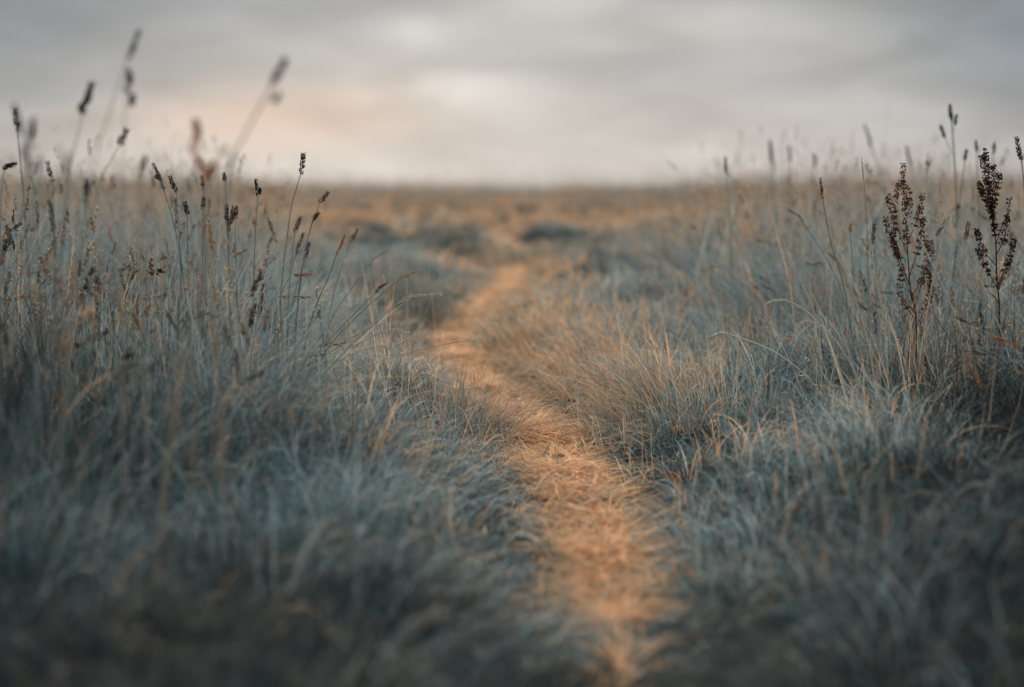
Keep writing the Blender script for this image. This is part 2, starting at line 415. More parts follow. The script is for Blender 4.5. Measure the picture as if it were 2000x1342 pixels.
me = np_mesh('path', np.stack([Xp, Yp, Zp], 2).reshape(-1, 3),
             [(np.arange(len(ys) - 1)[:, None] * 15 + np.arange(14)[None]).ravel()[:, None] + np.array([0, 1, 16, 15])], M_PATH)
tag(link(bpy.data.objects.new('path', me)), 'narrow trodden earth path winding away through the meadow', 'path', kind='structure')

# short bleached culms standing in the verges near the bend
def culms(bag, n, xc, yc, sx, sy, H):
    x, y = rng.normal(xc, sx, n), rng.normal(yc, sy, n)
    k = np.abs(x - path_c(y)) > path_h(y) + .03; x, y = x[k], y[k]; n = len(x)
    azm = rng.normal(math.pi, 1.2, n)
    V, Q, T, C = blades(np.stack([x, y, terrain(x, y)], 1), H * U(.6, 1.3, n), azm, U(.05, .5, n), rng.normal(.3, .4, n), U(.0015, .0026, n), 6, pick(CULM, n))
    bag.add(V, Q, T, C)
    tp, pv = V.reshape(n, -1, 3)[:, -1], V.reshape(n, -1, 3)[:, -3]
    D = tp - pv; D /= np.linalg.norm(D, axis=1, keepdims=True)
    i = np.repeat(np.arange(n), 9); t = U(0, .05, len(i))[:, None]
    bag.add(*diamonds(tp[i] - D[i] * t, D[i] + rng.normal(0, .15, (len(i), 3)), U(.005, .009, len(i)), U(.0012, .002, len(i)), pick(DRY, n)[i]))
CULM = np.array([[.55, .43, .31], [.62, .50, .37], [.42, .36, .29], [.34, .33, .30]])
bag = Bag()
culms(bag, 150, .42, 4.15, .20, .22, .17)
culms(bag, 70, .30, 3.8, .12, .3, .14)
culms(bag, 130, -.15, 4.05, .14, .25, .18)
culms(bag, 140, -.60, 4.0, .25, .4, .38)
culms(bag, 150, 1.1, 4.0, .22, .4, .36)
culms(bag, 80, .55, 6.0, .25, .8, .22)
g = bag.build('bleached_culms', M_STRAW)
tag(g, 'scattered bleached straw culms standing in the verges near the bend of the path', 'grass', kind='stuff')

# flattened straw on the path and spilling over its edges
def litter(bag, y0, y1, dens, wm, nseg):
    n = int((y1 - y0) * dens)
    y = U(y0, y1, n); x = path_c(y) + rng.normal(0, .56, n) * (path_h(y) * 1.0 + .010)
    k = wav(x, y, 3.2, 61) > U(-1.4, .0, n); x, y = x[k], y[k]; n = len(x)
    z = terrain(x, y) + .006 + np.abs(rng.normal(0, .009, n))
    L = U(.025, .15, n) * wm ** .4
    azm = U(0, 6.28, n)
    colr = np.where((U(0, 1, n) < .88)[:, None], pick(DRY, n, .35) * 1.1, pick(BLUE, n) * .7)
    th0 = U(1.25, 1.6, n); th1 = U(-.1, .35, n)
    bag.add(*blades(np.stack([x, y, z], 1), L, azm, th0, th1, U(.0016, .004, n) * wm, nseg, colr, facing=azm + math.pi / 2 + rng.normal(0, .15, n)))
bag = Bag()
litter(bag, 1.95, 2.3, 800, 1.3, 4)
litter(bag, 2.3, 6.0, 4600, 1.1, 5)
litter(bag, 6.0, 15, 900, 2.0, 3)
litter(bag, 15, 24, 60, 4, 3)
g = bag.build('path_straw', M_STRAW)
tag(g, 'flattened golden straw matted over the trodden path', 'straw', kind='stuff')

# ------------------------------------------------------------------ single plants
def crom(P, n=10):
    P = [2 * P[0] - P[1]] + list(P) + [2 * P[-1] - P[-2]]
    out = []
    for i in range(1, len(P) - 2):
        for k in range(n):
            t = k / n
            out.append(.5 * ((2 * P[i]) + (P[i + 1] - P[i - 1]) * t + (2 * P[i - 1] - 5 * P[i] + 4 * P[i + 1] - P[i + 2]) * t * t
                             + (3 * P[i] - P[i - 1] - 3 * P[i + 1] + P[i + 2]) * t ** 3))
    out.append(P[-2]); return out
def tube(pts, r0, r1, sides=6):
    P = np.array([list(p) for p in pts]); n = len(P)
    D = np.gradient(P, axis=0); D /= np.linalg.norm(D, axis=1, keepdims=True) + 1e-12
    A = np.cross(D, np.array([.13, 1, .07])); A /= np.linalg.norm(A, axis=1, keepdims=True) + 1e-12; B = np.cross(D, A)
    r = np.linspace(r0, r1, n)[:, None, None]
    an = np.arange(sides) / sides * 2 * math.pi
    V = (P[:, None] + r * (A[:, None] * np.cos(an)[None, :, None] + B[:, None] * np.sin(an)[None, :, None])).reshape(-1, 3)
    Q = []
    for i in range(n - 1):
        for k in range(sides):
            Q.append([i * sides + k, i * sides + (k + 1) % sides, (i + 1) * sides + (k + 1) % sides, (i + 1) * sides + k])
    caps = np.array([list(range(sides))[::-1], [(n - 1) * sides + k for k in range(sides)]])
    return V, np.array(Q), caps
def obj(name, V, polys, mat, parent, origin):
    me = np_mesh(name, V - np.array(origin)[None], polys, mat)
    return link(bpy.data.objects.new(name, me), parent)
def empty(name, loc):
    o = bpy.data.objects.new(name, None); o.location = loc; o.empty_display_size = .05
    return link(o)
def seeds_mesh(name, P, D, ln, wd, mat, parent, origin):
    V, _, T, _ = diamonds(np.array(P), np.array(D), np.array(ln), np.array(wd), np.zeros((len(P), 3)))
    me = np_mesh(name, V - np.array(origin)[None], [T], mat, None, False)
    return link(bpy.data.objects.new(name, me), parent)
def sample(poly, t):                # point and direction at fraction t of a polyline
    i = min(int(t * (len(poly) - 1)), len(poly) - 2); f = t * (len(poly) - 1) - i
    return poly[i].lerp(poly[i + 1], f), (poly[i + 1] - poly[i]).normalized()
def head_seeds(style, hp, sz):
    """seed positions and directions along the head polyline hp"""
    P = []; D = []; ln = []; wd = []
    HL = sum((hp[i + 1] - hp[i]).length for i in range(len(hp) - 1))
    def put(t, rad, spread, l, w_, k=1, c=None):
        for _ in range(k):
            p, d = sample(hp, min(max(t + (random.gauss(0, .012)), 0), 1))
            o = Vector([random.gauss(0, 1) for _ in range(3)]); o -= d * o.dot(d); o.normalize()
            if c is not None: o = (o * .6 + c).normalized()
            P.append(p + o * rad * random.uniform(.3, 1)); D.append(d + o * spread); ln.append(l * random.uniform(.8, 1.25)); wd.append(w_ * random.uniform(.8, 1.2))
    if style == 'spike':            # dense even cylinder that tapers at both ends
        n = int(max(70, HL * 3000))
        for i in range(n):
            t = random.random(); e_ = min(1, 6 * t + .25) * min(1, 3.2 * (1 - t) + .25)
            put(t, .0036 * sz * e_, .45, .0052 * sz ** .5, .0020 * sz)
    elif style == 'cock':           # one-sided dense lobes, the lowest set apart
        lobes = [0.03, .30, .48, .62, .76, .90]
        c = Vector([random.gauss(0, 1) for _ in range(3)]).normalized()
        for j, t0 in enumerate(lobes):
            k = [26, 34, 40, 40, 30, 16][j]
            for _ in range(k): put(t0 + random.gauss(0, .045), .0058 * sz * (1.1 - .35 * t0), .5, .0068 * sz ** .5, .0024 * sz, 1, c * random.uniform(.2, .9))
    elif style == 'panicle':        # narrow nodding head of slim spikelets
        n = int(max(22, HL * 380))
        for i in range(n):
            t = i / n; put(t, .0036 * sz * (1.15 - t), .36, .0115 * sz ** .5, .0025 * sz)
    elif style == 'knots':          # clustered beads with gaps between
        k_ = max(5, int(HL / .0085))
        for j in range(k_):
            t0 = (j + .5) / k_
            for _ in range(20): put(t0 + random.gauss(0, .42 / k_), .0037 * sz * (1.15 - .6 * t0) * min(1, .5 + 4 * t0), .85, .0082 * sz ** .5, .0021 * sz)
    return P, D, ln, wd
def stalk(label, d, pts, hx, style='spike', tint='dark', sz=1.0, stem=None, r=.0009, extra=(), group=None, dz=0.0, leaf=False):
    """pts run upwards in photograph pixels at distance d; the head starts at point index hx"""
    W = [at(x, y, d + dz * i / max(1, len(pts) - 1)) for i, (x, y) in enumerate(pts)]
    p0, dirn = W[0], (W[1] - W[0]).normalized()
    gz = float(terrain(p0.x, p0.y))
    drop = max(0.02, p0.z - gz)
    root = Vector((p0.x - dirn.x / max(.25, abs(dirn.z)) * drop * .45, p0.y, 0)); root.z = float(terrain(root.x, root.y))
    mid = root.lerp(p0, .55); mid.x += (p0.x - root.x) * -.12
    chain = [root, mid] + W
    full = crom(chain, 8)
    i_h = (hx + 2) * 8
    e_ = empty('grass_stalk', root)
    tag(e_, label, 'grass stalk', group)
    sm = M_T[stem or {'dark': 'green', 'brown': 'green', 'tan': 'tan', 'pale': 'tan', 'rust': 'tan', 'slate': 'slate', 'white': 'green'}[tint]]
    V, Q, caps = tube([p - Vector((0, 0, .012)) if i == 0 else p for i, p in enumerate(full)], r * (1.2 if d < 3 else 1.7), r * (.5 if d < 3 else .8))
    obj('stem', V, [Q, caps], sm, e_, root)
    hp = full[i_h:]
    S = head_seeds(style, hp, sz)
    seeds_mesh('seed_head', *S, M_T[tint], e_, root)
    for ex in extra:                # a side head: (stem fraction pixel start, pixel end list)
        q = [at(x, y, d) for x, y in ex]
        br = crom(q, 6)
        j = min(range(len(full)), key=lambda k: (full[k] - br[0]).length)
        V, Q, caps = tube([full[j]] + br[:-3], r * .6, r * .4, 5)
        obj('side_stem', V, [Q, caps], sm, e_, root)
        hh = br[len(br) // 2:]
        seeds_mesh('seed_head', *head_seeds('cock' if style != 'spike' else 'spike', hh, sz * .85), M_T[tint], e_, root)
    if leaf:
        j = len(full) // 4; p, dd = full[j], (full[j + 1] - full[j]).normalized()
        azl = random.uniform(0, 6.28)
        V, Q, T, C = blades(np.array([list(p)]), np.array([.16]), np.array([azl]), np.array([.3]), np.array([1.2]), np.array([.004]), 6, np.array([[.14, .18, .18]]))
        me = np_mesh('leaf', V - np.array(root)[None], [Q, T], M_GRASS, C); link(bpy.data.objects.new('leaf', me), e_)
    return e_

# -- left side, heads against the sky
stalk('tallest blurred stalk at the left, long slim spike tilted right against the sky', 2.35, [(180, 345), (212, 225), (249, 118), (262, 88), (272, 60)], 2, 'spike', 'dark', .95, 'tan', .0013)
stalk('blurred stalk with dark double head just below the tallest slim spike', 2.4, [(240, 345), (243, 250), (245, 182), (251, 160), (250, 138)], 2, 'cock', 'dark', .9, 'tan', .0010, extra=[((247, 215), (256, 205), (259, 184))])
stalk('three lobed dark cocksfoot head on a leaning stem left of the tallest spike', 2.6, [(135, 345), (150, 270), (161, 222), (172, 190), (181, 160)], 2, 'cock', 'dark', 1.05, 'green', .0012, extra=[((163, 218), (162, 214), (157, 208)), ])
stalk('sharp narrow dark spike near the left edge, standing clear of its neighbours', 3.4, [(47, 400), (40, 320), (34, 258), (32, 238), (30, 215)], 2, 'knots', 'dark', 1.0, 'green', .0011)
stalk('blurred dark spike behind the sharp one at the far left edge', 2.25, [(55, 335), (50, 300), (44, 268), (36, 235), (28, 205)], 2, 'spike', 'slate', .9, 'green')
stalk('blurred upright dark spike right of the sharp one at the left edge', 2.25, [(50, 345), (55, 310), (58, 285), (63, 258), (66, 230)], 2, 'cock', 'slate', .8, 'green')
stalk('blurred drooping dark head low by the left edge above the hedge', 2.25, [(80, 400), (68, 350), (60, 330), (50, 308), (44, 285)], 2, 'cock', 'slate', .75, 'green')
stalk('short blurred dark head peeping above the hedge at the left', 2.25, [(72, 370), (74, 350), (75, 335), (77, 322), (79, 308)], 2, 'spike', 'slate', .8, 'green')
stalk('blurred upright dark spike halfway between the left edge and the tallest stalk', 2.1, [(126, 400), (127, 365), (128, 350), (129, 325), (131, 303)], 2, 'spike', 'dark', .85, 'green')
stalk('slim dark head leaning right on a fine stem crossing the tallest stalk', 3.0, [(195, 360), (214, 320), (232, 285), (239, 270), (246, 254)], 2, 'knots', 'dark', 1.1, 'tan')
stalk('tall leaning stalk with a thick dark blurred head and small side head on pinkish stem', 2.1, [(445, 345), (480, 260), (528, 172), (544, 142), (557, 116)], 2, 'spike', 'dark', 1.25, 'tan', .0018, extra=[((523, 185), (532, 198), (545, 186))])
stalk('broad rust orange blurred plume on the left against the pale sky', 2.25, [(384, 350), (378, 310), (374, 296), (384, 262), (379, 232)], 2, 'cock', 'rust', 1.05, 'tan')
stalk('low rust orange blurred plume just right of the broad one', 2.25, [(404, 420), (410, 370), (405, 352), (398, 332), (385, 306)], 2, 'cock', 'rust', .9, 'tan')
stalk('rust orange blurred head lowest in the orange cluster at the horizon', 2.25, [(412, 430), (408, 380), (404, 362), (412, 342), (420, 320)], 2, 'cock', 'rust', .9, 'tan')
stalk('tiny rust orange blurred head beside the thick leaning stalk', 2.25, [(410, 360), (420, 330), (429, 304), (435, 296), (441, 284)], 2, 'spike', 'rust', .7, 'tan')
stalk('sharp dark spike on a long thin slanting stem, tallest in focus on the left', 4.0, [(551, 545), (560, 470), (570, 400), (587, 341), (591, 318), (593, 300)], 3, 'knots', 'dark', 1.15, 'green', .0011)
stalk('sharp dark cocksfoot leaning left above the horizon grass', 3.7, [(352, 500), (338, 430), (320, 372), (310, 345), (298, 320)], 2, 'cock', 'brown', .85, 'green', .0013, extra=[((316, 365), (312, 352), (305, 345))])
stalk('plain dark spike right beside the left leaning cocksfoot', 3.9, [(352, 500), (348, 430), (344, 377), (338, 362), (332, 346)], 2, 'knots', 'dark', 1.05, 'green')
stalk('small dark forked head standing upright midway along the left horizon', 4.1, [(498, 470), (501, 420), (503, 382), (502, 365), (500, 349)], 2, 'cock', 'dark', .75, 'green', extra=[((503, 385), (507, 380), (508, 368))])
stalk('upper of two dark oval heads leaning right over the brown meadow left of centre', 4.1, [(586, 560), (600, 470), (625, 397), (632, 388), (640, 377)], 2, 'knots', 'brown', 1.05, 'green')
stalk('lower of two dark oval heads leaning right over the brown meadow left of centre', 4.1, [(583, 570), (594, 500), (610, 431), (615, 424), (622, 417)], 2, 'knots', 'brown', 1.0, 'green')
stalk('blurred brown spike above the horizon between the orange plume and tallest stalk', 2.5, [(275, 420), (274, 380), (275, 350), (279, 328), (285, 306)], 2, 'cock', 'brown', .75, 'tan')
stalk('dark knotty head with thin stem at upper left meadow edge', 3.4, [(108, 500), (105, 420), (102, 356), (98, 338), (93, 318)], 2, 'knots', 'dark', .85, 'green')
stalk('dark knotty head on bent stem in the left meadow below the horizon', 3.4, [(106, 560), (106, 500), (104, 452), (101, 422), (96, 394)], 2, 'knots', 'brown', .9, 'green')
stalk('flat topped dark umbel like head at the left edge', 3.6, [(2, 400), (4, 360), (8, 334), (14, 326), (30, 322)], 2, 'cock', 'dark', 1.0, 'green')
stalk('dark blurred spike standing at the hedge between left edge and tallest stalk', 2.9, [(172, 480), (170, 430), (168, 396), (170, 372), (170, 350)], 2, 'cock', 'slate', .8, 'green')
stalk('tiny sharp dark tip on a thin upright stem in the left meadow', 4.0, [(446, 520), (443, 430), (440, 356), (439, 349), (437, 340)], 2, 'knots', 'dark', .8, 'green')
stalk('leftmost of three dark heads clustered together in the left meadow', 4.0, [(448, 560), (446, 500), (444, 442), (443, 422), (442, 402)], 2, 'knots', 'dark', 1.0, 'green')
stalk('middle and longest of three dark heads clustered together in the left meadow', 4.0, [(450, 560), (449, 500), (447, 452), (452, 428), (454, 402)], 2, 'cock', 'brown', .8, 'green')
stalk('rightmost of three dark heads clustered together in the left meadow', 4.0, [(462, 560), (460, 480), (459, 430), (461, 418), (461, 405)], 2, 'knots', 'dark', 1.0, 'green')
stalk('small knotted brown head in front of the horizon right of the orange cluster', 3.9, [(401, 500), (400, 440), (398, 372), (396, 360), (394, 345)], 2, 'knots', 'brown', .8, 'green')
stalk('small dark head hanging in the meadow below the orange cluster', 3.9, [(396, 500), (396, 450), (396, 410), (397, 400), (398, 388)], 2, 'knots', 'dark', .85, 'green')
stalk('short oval dark head alone in the brown left meadow', 3.9, [(368, 520), (366, 460), (366, 421), (364, 410), (361, 396)], 2, 'knots', 'dark', 1.0, 'green')
stalk('pale tan dried head curling right in the middle of the left meadow', 3.9, [(545, 620), (541, 540), (542, 476), (533, 450), (524, 425)], 2, 'cock', 'tan', 1.0, 'pale', .0014)
stalk('tan knotted head on a straight pale stem left of the curling tan head', 3.9, [(488, 640), (492, 540), (496, 446), (497, 437), (496, 425)], 2, 'knots', 'tan', .8, 'pale', .0012)
stalk('tan nodding head drooping left on a pale arched stem', 3.7, [(470, 640), (465, 560), (455, 500), (447, 475), (436, 462)], 2, 'panicle', 'tan', 1.0, 'pale', .0012)
stalk('small grey brown head leaning right just beneath the long dark stem', 4.1, [(565, 560), (570, 500), (576, 456), (581, 440), (586, 425)], 2, 'knots', 'brown', 1.0, 'green')
stalk('slender head with long seeds behind the grey flower stems', 4.1, [(552, 570), (566, 540), (578, 497), (584, 478), (592, 456)], 2, 'knots', 'brown', .75, 'green')
stalk('slim dark head leaning right over the left tussock', 4.1, [(570, 600), (585, 540), (596, 506), (600, 490), (604, 475)], 2, 'knots', 'dark', .7, 'green')
stalk('reddish brown beaded head standing highest over the left bank', 3.95, [(612, 610), (640, 545), (657, 497), (666, 478), (674, 455)], 2, 'cock', 'rust', .72, 'green', .0012)
stalk('plain brown head right of the reddish beaded head on the left bank', 4.3, [(640, 640), (655, 560), (684, 474), (690, 464), (698, 449)], 2, 'knots', 'brown', .85, 'green')
stalk('very fine stem with thin head leaning far right above the left bank', 4.2, [(655, 610), (690, 560), (725, 512), (738, 500), (757, 489)], 2, 'panicle', 'brown', .5, 'green')
stalk('brown head at the end of a straight slanting stem left of the path', 4.0, [(640, 680), (700, 615), (782, 544), (795, 538), (811, 531)], 2, 'panicle', 'rust', 1.0, 'green', .0011)
stalk('thick brown head close below the slanting one left of the path', 4.0, [(630, 680), (690, 615), (733, 572), (742, 562), (757, 554)], 2, 'cock', 'brown', .62, 'green', .0011)
stalk('long pale arching head bending right towards the path', 3.95, [(660, 700), (720, 640), (775, 594), (812, 578), (860, 575)], 2, 'panicle', 'pale', .95, 'tan', .0012)
stalk('thin pale head arching flat just under the long arching one', 3.9, [(650, 710), (700, 670), (742, 652), (770, 644), (797, 649)], 2, 'panicle', 'pale', .8, 'tan', .0011)
stalk('long nearly level stem reaching over the path with pale tip', 3.85, [(680, 730), (760, 700), (850, 676), (915, 665), (930, 667), (948, 671)], 3, 'panicle', 'pale', .8, 'tan', .0010)
stalk('low pale arching head drooping over the left edge of the path', 3.75, [(700, 745), (770, 738), (842, 737), (862, 742), (880, 748)], 2, 'panicle', 'pale', .8, 'tan', .0010)
stalk('short pale head lying low over the left tussock', 3.8, [(640, 720), (690, 690), (732, 677), (750, 676), (775, 684)], 2, 'panicle', 'pale', .8, 'tan')
stalk('pale feathery head on a straight stem left of the white flowers', 4.0, [(630, 680), (645, 620), (668, 530), (671, 518), (673, 510)], 2, 'panicle', 'pale', .9, 'pale', .0012)
# -- right side
stalk('thin reddish spike on a long fine stem left of the branching dock', 4.0, [(1648, 560), (1622, 470), (1607, 388), (1605, 370), (1602, 350)], 2, 'knots', 'dock', .55, 'green', .0011)
stalk('grey green head arching left above the right meadow', 4.4, [(1640, 560), (1605, 490), (1578, 450), (1562, 424), (1540, 410)], 2, 'panicle', 'green', .8, 'green')
stalk('pale upright bottle shaped head in the right meadow', 4.5, [(1667, 540), (1664, 500), (1661, 458), (1661, 448), (1661, 438)], 2, 'spike', 'tan', 1.2, 'green')
stalk('hair thin pale stem standing above the horizon left of the dock', 4.2, [(1693, 440), (1690, 385), (1687, 350), (1685, 330), (1683, 308)], 2, 'panicle', 'green', .4, 'green', .0007)
stalk('blurred grey spike above the horizon right of centre', 6.2, [(1424, 400), (1421, 365), (1419, 340), (1418, 325), (1417, 308)], 2, 'spike', 'slate', 1.4, 'green', .0015)
stalk('tallest faint grey spike in the group right of centre', 8.0, [(1512, 400), (1510, 350), (1508, 322), (1506, 300), (1504, 275)], 2, 'spike', 'green', 2.4, 'green', .002)
stalk('shorter faint grey head right of the tallest faint one', 8.0, [(1543, 400), (1543, 350), (1543, 318), (1543, 302), (1541, 285)], 2, 'spike', 'green', 1.8, 'green', .002)
stalk('faint bent grey stem leaning left high above the right meadow', 8.0, [(1722, 350), (1712, 315), (1702, 290), (1697, 268), (1688, 243)], 2, 'spike', 'green', 1.7, 'green', .002)
stalk('faint grey head leaning left above the horizon beside the dock', 7.5, [(1788, 400), (1784, 350), (1780, 325), (1774, 305), (1771, 285)], 2, 'spike', 'green', 1.6, 'green', .002)
stalk('faint broad grey head low over the right horizon', 8.0, [(1590, 400), (1590, 350), (1590, 325), (1592, 312), (1588, 300)], 2, 'cock', 'green', 1.7, 'green', .002)
stalk('tall dark blue stalk with a fat tip and side heads between the docks', 5.6, [(1868, 440), (1866, 340), (1859, 240), (1857, 224), (1855, 206)], 2, 'spike', 'slate', 1.9, 'green', .0022, extra=[((1860, 262), (1865, 245), (1868, 225)), ((1860, 300), (1846, 270), (1837, 246))])
stalk('smaller dark blue head right of the fat tipped stalk', 5.6, [(1874, 400), (1880, 350), (1884, 316), (1886, 303), (1888, 292)], 2, 'spike', 'slate', 1.5, 'green', .0016)
stalk('dark blue blurred head above the right dock, left of its tip', 5.8, [(1912, 400), (1909, 330), (1908, 298), (1907, 286), (1906, 276)], 2, 'spike', 'slate', 1.4, 'green', .0016)
stalk('dark blue blurred head above the right dock, right of its tip', 5.8, [(1938, 400), (1939, 330), (1939, 300), (1941, 290), (1940, 280)], 2, 'cock', 'slate', 1.2, 'green', .0016)
stalk('dark knotty head at the right edge leaning left', 4.3, [(2002, 400), (1999, 350), (1995, 314), (1990, 295), (1986, 270)], 2, 'knots', 'dark', 1.15, 'green', .0014)
stalk('dark oval head between the two docks low in the meadow', 4.2, [(1878, 560), (1882, 520), (1885, 470), (1888, 455), (1892, 436)], 2, 'knots', 'brown', .95, 'tan')
stalk('slim dark head left of the branching dock in the right meadow', 4.3, [(1712, 560), (1710, 510), (1707, 478), (1706, 458), (1708, 440)], 2, 'knots', 'dark', .9, 'green')
stalk('long pale arch bending left with a drooping seed tip, uppermost of three', 3.95, [(1650, 760), (1625, 680), (1590, 622), (1545, 590), (1515, 587), (1494, 594)], 3, 'panicle', 'pale', .8, 'pale', .0016)
stalk('long pale arch bending left, lowest and farthest left of three', 3.9, [(1630, 810), (1580, 740), (1510, 686), (1430, 655), (1408, 650), (1384, 658)], 3, 'panicle', 'pale', .9, 'pale', .0016)
stalk('short pale arch hooking left between two longer arches', 3.95, [(1690, 770), (1655, 700), (1615, 645), (1585, 629), (1572, 627), (1558, 634)], 3, 'panicle', 'pale', .7, 'pale', .0015)
stalk('nodding tan head on a leaning pale stem left of the branching dock', 3.9, [(1735, 760), (1725, 620), (1703, 505), (1694, 480), (1680, 464)], 2, 'panicle', 'tan', 1.0, 'pale', .0014)
stalk('long bleached stem slanting right across the branching dock', 3.85, [(1900, 700), (1850, 580), (1795, 465), (1750, 400), (1733, 380)], 3, 'panicle', 'tan', .7, 'pale', .0017)
stalk('bleached straight stem leaning right between the docks', 3.9, [(1800, 680), (1820, 560), (1846, 440), (1850, 428), (1853, 416)], 2, 'panicle', 'pale', .6, 'pale', .0013)
stalk('bleached stem arching from right of the docks over to the left', 3.9, [(1960, 660), (1910, 540), (1850, 450), (1820, 425), (1796, 420)], 2, 'panicle', 'pale', .45, 'pale', .0013)
stalk('tan knobbly stalk leaning left at the foot of the right meadow', 3.8, [(1700, 690), (1680, 610), (1650, 540), (1635, 510), (1620, 495)], 1, 'knots', 'tan', .6, 'pale', .0014)
stalk('pale tan cluster head leaning left near the meadow right of path', 3.9, [(1600, 640), (1598, 620), (1595, 612), (1592, 604), (1590, 594)], 2, 'cock', 'tan', .5, 'pale')

# -- white flowers on the left bank
def flower(label, px, py, d, k, spread):
    top = at(px, py, d); root = Vector((top.x + .02, d, 0)); root.z = float(terrain(root.x, root.y))
    e_ = tag(empty('white_flower', root), label, 'flower')
    V, Q, c_ = tube(crom([root, root.lerp(top, .5) + Vector((.01, 0, 0)), top], 8), .0016, .0009)
    obj('stem', V, [Q, c_], M_T['green'], e_, root)
    for i in range(k):
        c = top + Vector((random.gauss(0, spread), random.gauss(0, spread * .6), random.gauss(.002, spread * .8)))
        V, Q, c_ = tube([top - Vector((0, 0, .02)), top.lerp(c, .6), c], .0006, .0004, 4)
        obj('branch', V, [Q, c_], M_T['green'], e_, root)
        P = []; D = []
        for j in range(14):
            o = Vector((random.gauss(0, 1), random.gauss(0, 1), random.gauss(.4, .8))).normalized()
            P.append(c); D.append(o)
        seeds_mesh('bloom', P, D, [random.uniform(.004, .0065) for _ in P], [.0028] * len(P), M_T['white'], e_, root)
flower('small white flower head, uppermost on the left bank', 618, 566, 4.0, 2, .005)
flower('loose cluster of dried white florets low on the left bank', 622, 606, 3.95, 11, .016)
flower('tiny pale dried flower among the right hand grass', 1578, 704, 3.9, 2, .005)

# -- dock plants
def dock(label, d, main, branches, dens=1.0, rm=.0026, tone='dock'):
    W = [at(x, y, d) for x, y in main]
    root = Vector((W[0].x, d, float(terrain(W[0].x, d))))
    poly = crom([root] + W, 8)
    e_ = tag(empty('dock_plant', root), label, 'wild plant', 'dried dock plants in the right meadow')
    V, Q, c_ = tube(poly, rm, rm * .35, 7)
    obj('stem', V, [Q, c_], M_T[tone], e_, root)
    def whorls(pl, start, par, name):
        HL = sum((pl[i + 1] - pl[i]).length for i in range(len(pl) - 1)); P = []; D = []; ln = []; wd = []
        k_ = max(3, int(HL * (1 - start) / .0125))
        for j in range(k_):
            t = start + (1 - start) * (j + random.uniform(.2, .8)) / k_
            p, dd = sample(pl, t)
            for _ in range(int(random.uniform(3, 19) * dens * (1.15 - .6 * t))):
                o = Vector([random.gauss(0, 1) for _ in range(3)]); o -= dd * o.dot(dd); o.normalize()
                q = p + o * random.uniform(.0015, .0070) * (1.25 - .6 * t) + dd * random.gauss(0, .002)
                P.append(q); D.append(o + Vector((0, 0, -.5))); ln.append(random.uniform(.0045, .0075)); wd.append(random.uniform(.0038, .0058))
        seeds_mesh(name, P, D, ln, wd, M_T[tone], par, root)
    whorls(poly, .50, e_, 'seed_cluster')
    for br in branches:
        q = [at(x, y, d + random.uniform(-.05, .05) * (i > 0)) for i, (x, y) in enumerate(br)]
        j = min(range(len(poly)), key=lambda k: (poly[k] - q[0]).length); q[0] = poly[j].copy()
        pl = crom(q, 7)
        V, Q, c_ = tube(pl, rm * .55, rm * .25, 5)
        b = obj('branch', V, [Q, c_], M_T[tone], e_, root)
        whorls(pl, .22, b, 'seed_cluster')
    # narrow withered leaves at the lower stem
    for j in (6, 10, 13):
        p = poly[min(j, len(poly) - 2)]
        V, Q, T, C = blades(np.array([list(p)]), np.array([random.uniform(.07, .12)]), np.array([random.uniform(0, 6.28)]), np.array([.8]), np.array([1.3]), np.array([.012]), 7, np.array([[.13, .08, .05]]))
        me = np_mesh('leaf', V - np.array(root)[None], [Q, T], M_STRAW, C); link(bpy.data.objects.new('leaf', me), e_)
dock('branching rusty dock plant with loose seed sprays, left of the denser one', 3.95,
     [(1790, 640), (1778, 560), (1772, 480), (1768, 420), (1765, 365), (1763, 318)],
     [[(1788, 630), (1764, 590), (1758, 560), (1762, 520)], [(1788, 640), (1812, 590), (1818, 560), (1812, 530)], [(1776, 560), (1752, 500), (1745, 440), (1752, 375), (1762, 350)], [(1774, 500), (1755, 450), (1738, 400), (1736, 382)],
      [(1774, 480), (1790, 430), (1800, 400), (1801, 378)], [(1778, 560), (1752, 490), (1734, 450), (1728, 420)],
      [(1778, 540), (1795, 480), (1802, 440), (1804, 425)], [(1785, 600), (1806, 530), (1812, 490), (1808, 460)], [(1770, 440), (1776, 400), (1775, 362)],
      [(1784, 590), (1762, 530), (1748, 480), (1744, 455)], [(1782, 580), (1802, 545), (1822, 500), (1818, 470)]], 1.1, .0022, 'rustdock')
dock('dense blackish dock plant near the right edge with tall packed seed spire', 4.0,
     [(1952, 620), (1947, 540), (1944, 460), (1936, 400), (1930, 340), (1925, 290)],
     [[(1948, 570), (1930, 530), (1916, 500), (1908, 484)], [(1948, 560), (1966, 520), (1976, 490), (1980, 462)], [(1944, 470), (1934, 410), (1918, 375), (1912, 355)], [(1940, 430), (1944, 390), (1952, 350), (1951, 338)],
      [(1942, 440), (1930, 380), (1922, 330), (1916, 302)], [(1946, 520), (1922, 490), (1911, 460), (1906, 448)], [(1944, 480), (1958, 440), (1970, 410), (1972, 385)],
      [(1946, 500), (1960, 470), (1967, 440), (1968, 420)], [(1943, 460), (1938, 400), (1942, 350), (1940, 320)]], 1.5, .0026)

